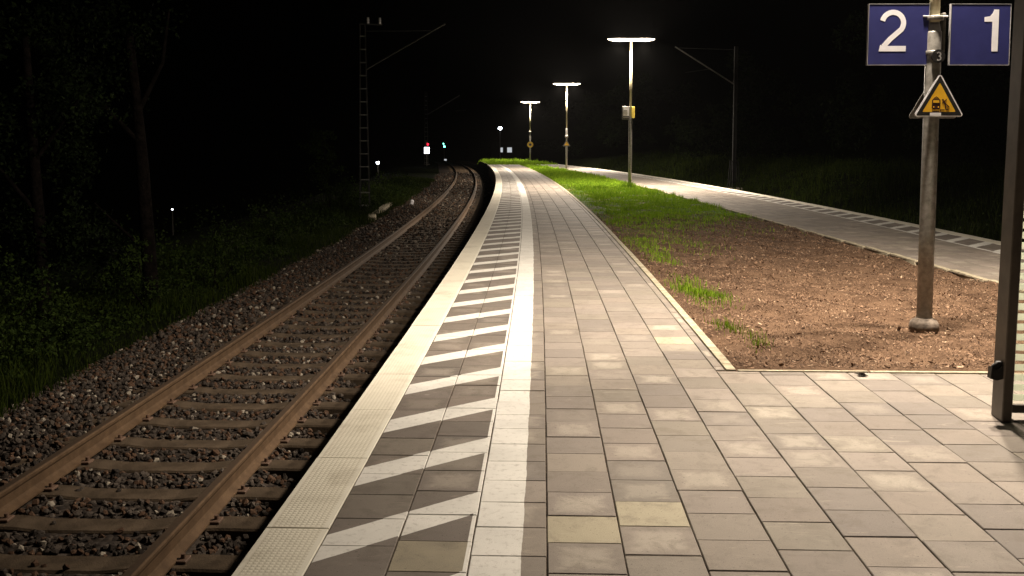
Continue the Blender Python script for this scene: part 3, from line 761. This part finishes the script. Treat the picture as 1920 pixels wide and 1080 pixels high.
def track_sign(name, label, cx_, wd, rz):
    r = tag(empty(name, (cx_, py, 2.75), rz), label, 'sign', 'blue track number signs'); h = .555
    mb = MB(); mb.box((0, 0, 0), (wd, .03, h), 0, .004); mb.build('panel', M['navy'], r)
    mb = MB(); b = .005
    for c, d in (((0,0,h/2+b/2),(wd+2*b,.034,b)), ((0,0,-h/2-b/2),(wd+2*b,.034,b)), ((-wd/2-b/2,0,0),(b,.034,h)), ((wd/2+b/2,0,0),(b,.034,h))): mb.box(c, d)
    mb.build('frame', M['signedge'], r); return r
s2 = track_sign('track_sign', 'blue enamel sign with white number 2, left of the post', (1675-960)*PX, .555, R(-1))
H = .385; W2 = .047; cx2 = -.055; z0 = -.155
arc = [(cx2 + .098*math.cos(R(a)), z0+H-.125+.099*math.sin(R(a))) for a in range(168, -41, -12)]
pts = arc + [(cx2-.020, z0+.115), (cx2-.082, z0+.045)]
mb = MB(); ribbon(mb, pts, W2, -.0163, -.0145); mb.prism([(cx2-.125, z0), (cx2+.125, z0), (cx2+.125, z0+.050), (cx2-.085, z0+.050), (cx2-.112, z0+.060)], -.0165, -.0145)
mb.build('number', M['signwhite'], s2)
s1 = track_sign('track_sign', 'blue enamel sign with white number 1, right of the post', (1826-960)*PX, .555, R(1))
mb = MB(); c = .140
mb.prism([(c-.030, z0), (c+.028, z0), (c+.028, z0+H), (c-.016, z0+H), (c-.030, z0+H-.035), (c-.055, z0+H-.062), (c-.105, z0+H-.070), (c-.105, z0+H-.112), (c-.030, z0+H-.112)], -.0165, -.0145)
mb.build('number', M['signwhite'], s1)
# brackets tying both panels to the post
br = tag(empty('sign_bracket', (px, py, 2.75)), 'grey steel bracket clamped between the two blue number signs', 'bracket')
mb = MB()
for s in (-1, 1):
    mb = MB(); mb.box((s*.088, .012, .02), (.030, .05, .36), 0, .004); mb.build('side_plate', M['steel'], br)
for zc in (.15, -.17):
    mb = MB(); mb.lathe([(.079,zc-.02),(.082,zc-.015),(.082,zc+.015),(.079,zc+.02)]); mb.build('clamp', M['galv'], br)
for s in (-1, 1):
    mb = MB(); mb.tube([(s*.06,-.02,.165),(s*.115,-.02,.165)], .010, 8); mb.build('bolt', M['signedge'], br)
pn = tag(empty('number_plate', (px+.012, py-.083, 2.545)), 'small dark round plate with number 3 below the blue sign clamp', 'number plate')
mb = MB(); n = 20; mb.prism([(.062*math.cos(2*math.pi*k/n), .062*math.sin(2*math.pi*k/n)) for k in range(n)], -.006, .016); mb.build('plate', M['black'], pn)
mb = MB(); a1 = [(.018*math.cos(R(a)), .016+.017*math.sin(R(a))) for a in range(150, -80, -23)]; a2 = [(.020*math.cos(R(a)), -.019+.019*math.sin(R(a))) for a in range(75, -151, -23)]
ribbon(mb, a1+a2, .011, -.0085, -.0055); mb.build('number', M['signedge'], pn)

def warning_sign(loc, rz, label, side=.475, picture=True, edge='signedge'):
    r = tag(empty('warning_sign', loc, rz), label, 'warning sign', 'yellow triangular warning signs')
    out = rtri(side, .022); mb = MB(); mb.prism(out, 0, .012); mb.build('plate', M[edge], r)
    def inset(d): return [(x, z+d) for x, z in rtri(side-2*math.sqrt(3)*d, max(.006, .022-d))]
    mb = MB(); mb.ring(inset(.004), inset(.013), -.0025, -.0005); mb.build('white_rim', M['signwhite'], r)
    mb = MB(); mb.ring(inset(.0135), inset(.047), -.003, -.0005); mb.build('black_border', M['black'], r)
    mb = MB(); mb.prism(inset(.0475), -.0028, -.0005); mb.build('yellow_field', M['amber'], r)
    if picture:
        mb = MB(); y0, y1 = -.0045, -.0029
        def bx(x, z, w_, h_, k=.006): return [(x-w_/2+k, z-h_/2), (x+w_/2-k, z-h_/2), (x+w_/2, z-h_/2+k), (x+w_/2, z+h_/2-k), (x+w_/2-k, z+h_/2), (x-w_/2+k, z+h_/2), (x-w_/2, z+h_/2-k), (x-w_/2, z-h_/2+k)]
        tx, tz_ = -.030, .120
        mb.prism(bx(tx, tz_, .078, .100, .014), y0, y1)
        ribbon(mb, [(tx-.022, tz_+.052), (tx, tz_+.066), (tx+.022, tz_+.052)], .006, y0, y1)
        for z in (.052, .040): ribbon(mb, [(tx-.034, z), (tx+.034, z)], .006, y0, y1)
        for k in (-.026, -.009, .009, .026): ribbon(mb, [(tx+k, .036), (tx+k*.9, .058)], .005, y0, y1)
        # falling figure and platform corner
        hx, hz_ = .036, .158
        mb.prism([(hx-.004+.009*math.cos(2*math.pi*k/12), hz_+.009*math.sin(2*math.pi*k/12)) for k in range(12)], y0, y1)
        ribbon(mb, [(hx, hz_-.010), (hx+.022, hz_-.040)], .017, y0, y1)
        ribbon(mb, [(hx+.004, hz_-.014), (hx+.020, hz_-.006), (hx+.030, hz_+.006)], .007, y0, y1)
        ribbon(mb, [(hx+.002, hz_-.016), (hx-.008, hz_-.034)], .007, y0, y1)
        ribbon(mb, [(hx+.022, hz_-.040), (hx+.040, hz_-.050), (hx+.056, hz_-.066)], .009, y0, y1)
        ribbon(mb, [(hx+.020, hz_-.042), (hx+.022, hz_-.066), (hx+.026, hz_-.088), (hx+.050, hz_-.086)], .009, y0, y1)
        ribbon(mb, [(.014, .040), (.014, .068), (.050, .068)], .006, y0, y1)
        mb.build('pictogram', M['pict'], r)
        mb = MB(); mb.prism([(tx-.029, tz_+.012), (tx+.029, tz_+.012), (tx+.026, tz_+.036), (tx-.026, tz_+.036)], -.006, -.0046)
        mb.build('train_window', M['amber'], r)
        for k in (-.022, .022):
            mb = MB(); mb.prism([(tx+k+.007*math.cos(2*math.pi*j/10), tz_-.028+.007*math.sin(2*math.pi*j/10)) for j in range(10)], -.006, -.0046); mb.build('train_headlight', M['amber'], r)
        mb = MB(); mb.prism([(-.085, .012), (.018, .010), (.018, .040), (-.085, .040)], -.0065, -.0046); mb.build('sticker', M['signwhite'], r)
    return r
warning_sign((px+.035, py-.082, 1.985), 0, 'yellow triangle with train and falling figure, front one on the near post')
warning_sign((px+.045, py+.076, 1.975), math.pi, 'triangle mostly hidden behind the post, its grey back edge showing', picture=False, edge='galv')

# things on the other posts
x1, y1, _ = LAMPS[1]
nc = tag(empty('notice_case', (x1-.10, y1-.05, 2.72), R(14)), 'glazed white notice case fixed to the left of the largest lit lamp post', 'notice case')
mb = MB(); mb.box((-.10, 0, .26), (.30, .06, .52), 0, .008); mb.build('case', M['steel'], nc)
mb = MB(); mb.box((-.10, -.0325, .28), (.25, .004, .40)); mb.build('notice', M['paper'], nc)
mb = MB(); mb.box((-.10, -.0345, .12), (.25, .004, .05)); mb.box((-.13, -.0365, .35), (.15, .003, .03)); mb.box((-.12, -.0365, .26), (.17, .003, .012)); mb.build('print_block', M['steel'], nc)
yb = tag(empty('validator_box', (x1+.10, y1, 2.75), R(-35)), 'upright yellow box fixed to the right of the largest lit lamp post', 'box')
mb = MB(); mb.box((0, 0, .26), (.09, .14, .46), 0, .015); mb.build('case', M['yellow'], yb)
mb = MB(); mb.box((-.050, 0, .26), (.012, .145, .48), 0, .003); mb.build('back_plate', M['black'], yb)
x2, y2, _ = LAMPS[2]
warning_sign((x2, y2-.10, 1.62), 0, 'small yellow triangle on the middle lit lamp post, seen from afar', side=.50, picture=False)
o = MB(); o.lathe([(.09,2.2),(.11,2.22),(.11,2.34),(.09,2.36)]); o = o.build('pole_clamp', M['galv']); o.location = (x2, y2, 0); tag(o, 'grey clamp ring on the middle lit lamp post above its triangle', 'clamp', 'clamp rings on lamp posts')
x3, y3, _ = LAMPS[3]
o = MB(); o.lathe([(.09,2.9),(.11,2.92),(.11,3.04),(.09,3.06)]); o = o.build('pole_clamp', M['galv']); o.location = (x3, y3, 0); tag(o, 'grey clamp ring on the farthest lit lamp post above its round sign', 'clamp', 'clamp rings on lamp posts')
rs = tag(empty('round_sign', (x3, y3-.10, 1.72)), 'round yellow sign with dark centre on the farthest lit lamp post', 'sign')
circ = lambda r: [(r*math.cos(2*math.pi*k/24), r*math.sin(2*math.pi*k/24)) for k in range(24)]
mb = MB(); mb.prism(circ(.30), 0, .012); mb.build('plate', M['amber'], rs)
mb = MB(); mb.prism(circ(.13), -.004, -.001); mb.build('dark_disc', M['black'], rs)

# ---------------------------------------------------------------- glass windscreen at the right
ws = tag(empty('glass_windscreen', (3.06, 5.83, 0), R(-4)), 'bronze post and striped glass panel of the shelter at the right edge', 'shelter')
mb = MB(); mb.box((.03, .06, 1.55), (.062, .16, 3.10), 0, .006); mb.build('post', M['shelter'], ws)
mb = MB(); mb.box((1.9, .06, 1.55), (.062, .16, 3.10), 0, .006); mb.build('post', M['shelter'], ws)
ws.rotation_euler[1] = R(.9)
mb = MB(); mb.box((.965, .05, .075), (1.805, .05, .05), 0, .004); mb.build('bottom_rail', M['shelter'], ws)
mb = MB(); mb.box((.965, .05, 2.98), (1.805, .05, .06), 0, .004); mb.build('top_rail', M['shelter'], ws)
mb = MB(); mb.box((.965, .05, 1.525), (1.80, .010, 2.84)); g = mb.build('glass_panel', M['glass'], ws)
mb = MB()
k = .125
while k < 2.0: mb.box((.965, .0435, k+.021), (1.78, .002, .042)); k += .064
mb.build('frosted_stripes', M['frost'], g)
mb = MB(); mb.tube([(-.002, .03, .36), (-.02, .03, .36), (-.045, .03, .335), (-.06, .03, .30), (-.055, .03, .33)], [.02,.022,.02,.018,.012], 10)
mb.prism([(-.075, .27), (-.035, .26), (0, .27), (0, .36), (-.02, .34), (-.045, .325), (-.07, .345)], .0, .05)
mb.build('hook', M['black'], ws)

# ---------------------------------------------------------------- overhead line masts
def lattice(name, loc, h, w0, w1, step, label, grp, rz=0):
    r = tag(empty(name, loc, rz), label, 'mast', grp); mb = MB()
    for sx in (-1, 1):
        for sy in (-1, 1): mb.tube([(sx*w0/2, sy*w0/2, -.2), (sx*w1/2, sy*w1/2, h)], .026, 4, smooth=False)
    mb.build('leg', M['mast'], r)
    z = .35
    while z < h-.1:
        mb = MB(); q = w0+(w1-w0)*z/h
        for sy in (-1, 1): mb.tube([(-q/2, sy*q/2, z), (q/2, sy*q/2, z)], .026, 4, smooth=False)
        for sx in (-1, 1): mb.tube([(sx*q/2, -q/2, z), (sx*q/2, q/2, z)], .018, 4, smooth=False)
        z += step; mb.build('crossbar', M['bars'], r)
    mb = MB(); mb.box((0, 0, -.1), (w0+.35, w0+.35, .5), 0, .03); mb.build('foundation', M['concrete'], r)
    return r
def arm(parent, a, b, rad=.035, mt='mast'):
    mb = MB(); mb.tube([a, b], rad, 8); return mb.build('cantilever', M[mt], parent)
g = 'overhead line masts'
ml = lattice('catenary_mast', (-6.07, 39.07, -1.12), 7.75, .40, .20, .53, 'tall lattice mast with ladder like bars left of the near track', g, R(14))
arm(ml, (.12, 0, 5.9), (3.4, 0, 7.85), .03); arm(ml, (.10, 0, 7.45), (3.0, 0, 7.55), .014)
mb = MB()
for x in (.22, .70): mb.lathe([(.03,7.75),(.06,7.80),(.035,7.84),(.06,7.90),(.035,7.95),(.05,8.0)], (x, 0, 0), 10)
mb.build('insulator', M['signwhite'], ml); mb = MB(); mb.box((.35, 0, 7.73), (.9, .06, .05)); mb.build('crossarm', M['mast'], ml)
mr = tag(empty('catenary_mast', (12.85, 55, -.9)), 'slim dark mast with raised arm beyond the right platform', 'mast', g)
mb = MB(); mb.box((-.07, 0, 4.1), (.06, .20, 8.25)); mb.box((.07, 0, 4.1), (.06, .20, 8.25)); mb.box((0, 0, 4.1), (.08, .03, 8.2)); mb.build('pole', M['mast_dark'], mr)
mb = MB()
for sx in (-1, 1):
    for sy in (-1, 1): mb.tube([(sx*.30, sy*.25, -.1), (sx*.18, sy*.2, 1.7)], .035, 4, smooth=False)
for z in (.5, 1.1, 1.65):
    for sy in (-1, 1): mb.tube([(-.30+.07*z, sy*.24, z), (.30-.07*z, sy*.24, z)], .03, 4, smooth=False)
mb.build('lattice_base', M['mast_dark'], mr); mb = MB(); mb.box((0, 0, -.1), (.9, .9, .5), 0, .03); mb.build('foundation', M['concrete'], mr)
arm(mr, (-.1, 0, 6.1), (-3.5, 0, 8.22), .04, 'arm'); arm(mr, (-.1, 0, 8.05), (-3.3, 0, 8.15), .013); arm(mr, (-1.5, 0, 6.95), (-2.9, 0, 6.75), .016)
mf = lattice('catenary_mast', (-11.7, 130, -1.1), 10.0, .5, .25, .6, 'far dark lattice mast whose pale arm leans right above the signals', g)
arm(mf, (.2, 0, 6.9), (4.6, 0, 9.5), .07, 'arm'); arm(mf, (4.0, 0, 7.4), (5.4, 0, 7.5), .05)

# ---------------------------------------------------------------- signals and far lights
def signal(name, loc, label, cat, ztop, heads, grp=None, board=None):
    r = tag(empty(name, loc), label, cat, grp); mb = MB(); mb.tube([(0,0,-.3),(0,0,ztop)], .06, 8); mb.build('post', M['steel'], r)
    zs = [h[1] for h in heads]; mb = MB(); mb.box((0, .10, sum(zs)/len(zs)), (.55, .18, max(zs)-min(zs)+.7), 0, .05); b = mb.build('signal_head', M['black'], r)
    for x, z, rad, mt in heads:
        mb = MB(); n = 12; mb.prism([(x+rad*math.cos(2*math.pi*k/n), z+rad*math.sin(2*math.pi*k/n)) for k in range(n)], -.03, 0); mb.build('lamp', M[mt], b)
    if board:
        mb = MB(); mb.box((board[0], -.08, board[1]), (board[2], .06, board[3]), 0, .01); mb.build('board', M['board'], r)
    return r
signal('railway_signal', (-10.75, 120, -1.1), 'railway signal with red lamp above a lit white square board', 'signal', 3.2, [(.12, 2.86, .14, 'red')], 'railway signals', (.02, 2.10, .66, .80))
signal('railway_signal', (-11.4, 160, -1.1), 'railway signal with two small green lamps right of the red one', 'signal', 3.4, [(-.08, 2.95, .11, 'green'), (.03, 2.50, .16, 'green')], 'railway signals')
mrk = tag(empty('marker_post', (-11.2, 160, -1.1)), 'tiny faintly glowing marker plate below the green signal lamps', 'marker'); mb = MB(); mb.tube([(0,0,-.3),(0,0,.5)], .04, 6); mb.build('post', M['steel'], mrk); mb = MB(); mb.box((0,-.06,.25),(.4,.03,.3)); mb.build('plate', M['window'], mrk)  # plate glows by its own emission, with no lamp behind it
def glow_post(name, loc, zl, rad, label, mt='cool'):
    r = tag(empty(name, loc), label, 'street lamp', 'far street lamps'); mb = MB(); mb.tube([(0,0,-.3),(0,0,zl)], [.07,.05], 8); mb.build('pole', M['steel'], r)
    mb = MB(); mb.lathe([(.02,zl+rad*1.2),(rad*.9,zl+rad*1.0),(rad*1.1,zl+rad*.7)], n=12); mb.build('lamp_hood', M['black'], r)
    mb = MB(); mb.lathe([(rad*.5,zl-rad*.8),(rad,zl-rad*.1),(rad,zl+rad*.4),(rad*.7,zl+rad*.8)], n=12); mb.build('globe', M[mt], r); return r
glow_post('street_lamp', (-12.7, 90, gz(-12.7, 90)), 0.0-gz(-12.7, 90), .15, 'white far lamp just right of the lattice mast')
glow_post('street_lamp', (-26.9, 75, gz(-26.9, 75)), -3.4-gz(-26.9, 75), .06, 'tiny white far lamp low in the black gap between trees and track')
glow_post('street_lamp', (-1.75, 140, -1.0), 5.1, .26, 'bright white far lamp above the end of the platform, left of the smallest platform lamp')
hs = tag(empty('house', (-.9, 156, -1.0)), 'dark far house with two small lit windows above the platform end', 'house')
mb = MB(); mb.box((0, 2.5, 1.6), (5, 5, 3.2)); mb.build('wall', M['wall'], hs)
mb = MB(); mb.prism([(-2.8, 3.2), (2.8, 3.2), (0, 5.2)], -.3, 5.3); mb.build('roof', M['roof'], hs)
for x, wd, hh in ((-.82, .42, .75), (.5, .75, .8)):
    mb = MB(); mb.box((x, -.02, 1.85), (wd+.2, .05, hh+.2)); fr = mb.build('window', M['steel'], hs); mb = MB(); mb.box((x, -.05, 1.85), (wd, .02, hh)); mb.build('pane', M['window'], fr)
# cable trough lids and a white marker stone beside the ballast
for label, ya, yb_, t in (('long pale concrete cable trough lid lying beside the ballast near the lattice mast', 36.6, 43.5, -4.62), ('short pale concrete cable trough lid nearest the lattice mast foot', 34.4, 36.2, -4.42)):
    a, b = P(ya, t), P(yb_, t-.25); mb = MB(); c = ((a[0]+b[0])/2, (a[1]+b[1])/2); L = math.hypot(b[0]-a[0], b[1]-a[1])
    mb.box((0, 0, 0), (.30, L, .16), 0, .02); o = mb.build('cable_trough', M['kerb']); o.location = (float(c[0]), float(c[1]), -.98); o.rotation_euler = (0, 0, math.atan2(-(b[0]-a[0]), b[1]-a[1])); tag(o, label, 'cable trough', 'cable trough lids')
mb = MB(); mb.box((0, 0, .10), (.15, .12, .34), 0, .03); o = mb.build('marker_stone', M['signwhite']); o.location = (-4.52, 42.4, -1.0); o.rotation_euler = (.1, .25, .2); tag(o, 'small white marker stone on the ballast between rail and cable trough', 'marker')
# dead leaf on the paving by the mulch
mb = MB(); mb.add([(0,-.05,0),(.035,-.01,.012),(.02,.06,.004),(0,.02,.001),(-.03,.03,.015),(-.03,-.02,.006)], [(0,1,2,3),(0,3,4,5)]); o = mb.build('dead_leaf', M['bark']); o.location = (2.62, 7.0, .006); o.rotation_euler = (0, 0, 1.1); tag(o, 'small dark dead leaf on the paving just in front of the mulch', 'leaf')

# ---------------------------------------------------------------- thin volume added to put a glow around the lamps
mb = MB(); mb.box((0, 90, 3), (150, 230, 24)); hm = bpy.data.materials.new('lamp_glow_volume'); hm.use_nodes = True; t = hm.node_tree
t.nodes.remove(t.nodes['Principled BSDF']); pv = t.nodes.new('ShaderNodeVolumePrincipled'); pv.inputs['Density'].default_value = .00005; pv.inputs['Color'].default_value = (.9, .9, .9, 1); pv.inputs['Anisotropy'].default_value = .5
t.links.new(pv.outputs[0], t.nodes['Material Output'].inputs['Volume']); tag(mb.build('lamp_glow_volume', hm), kind='stuff')
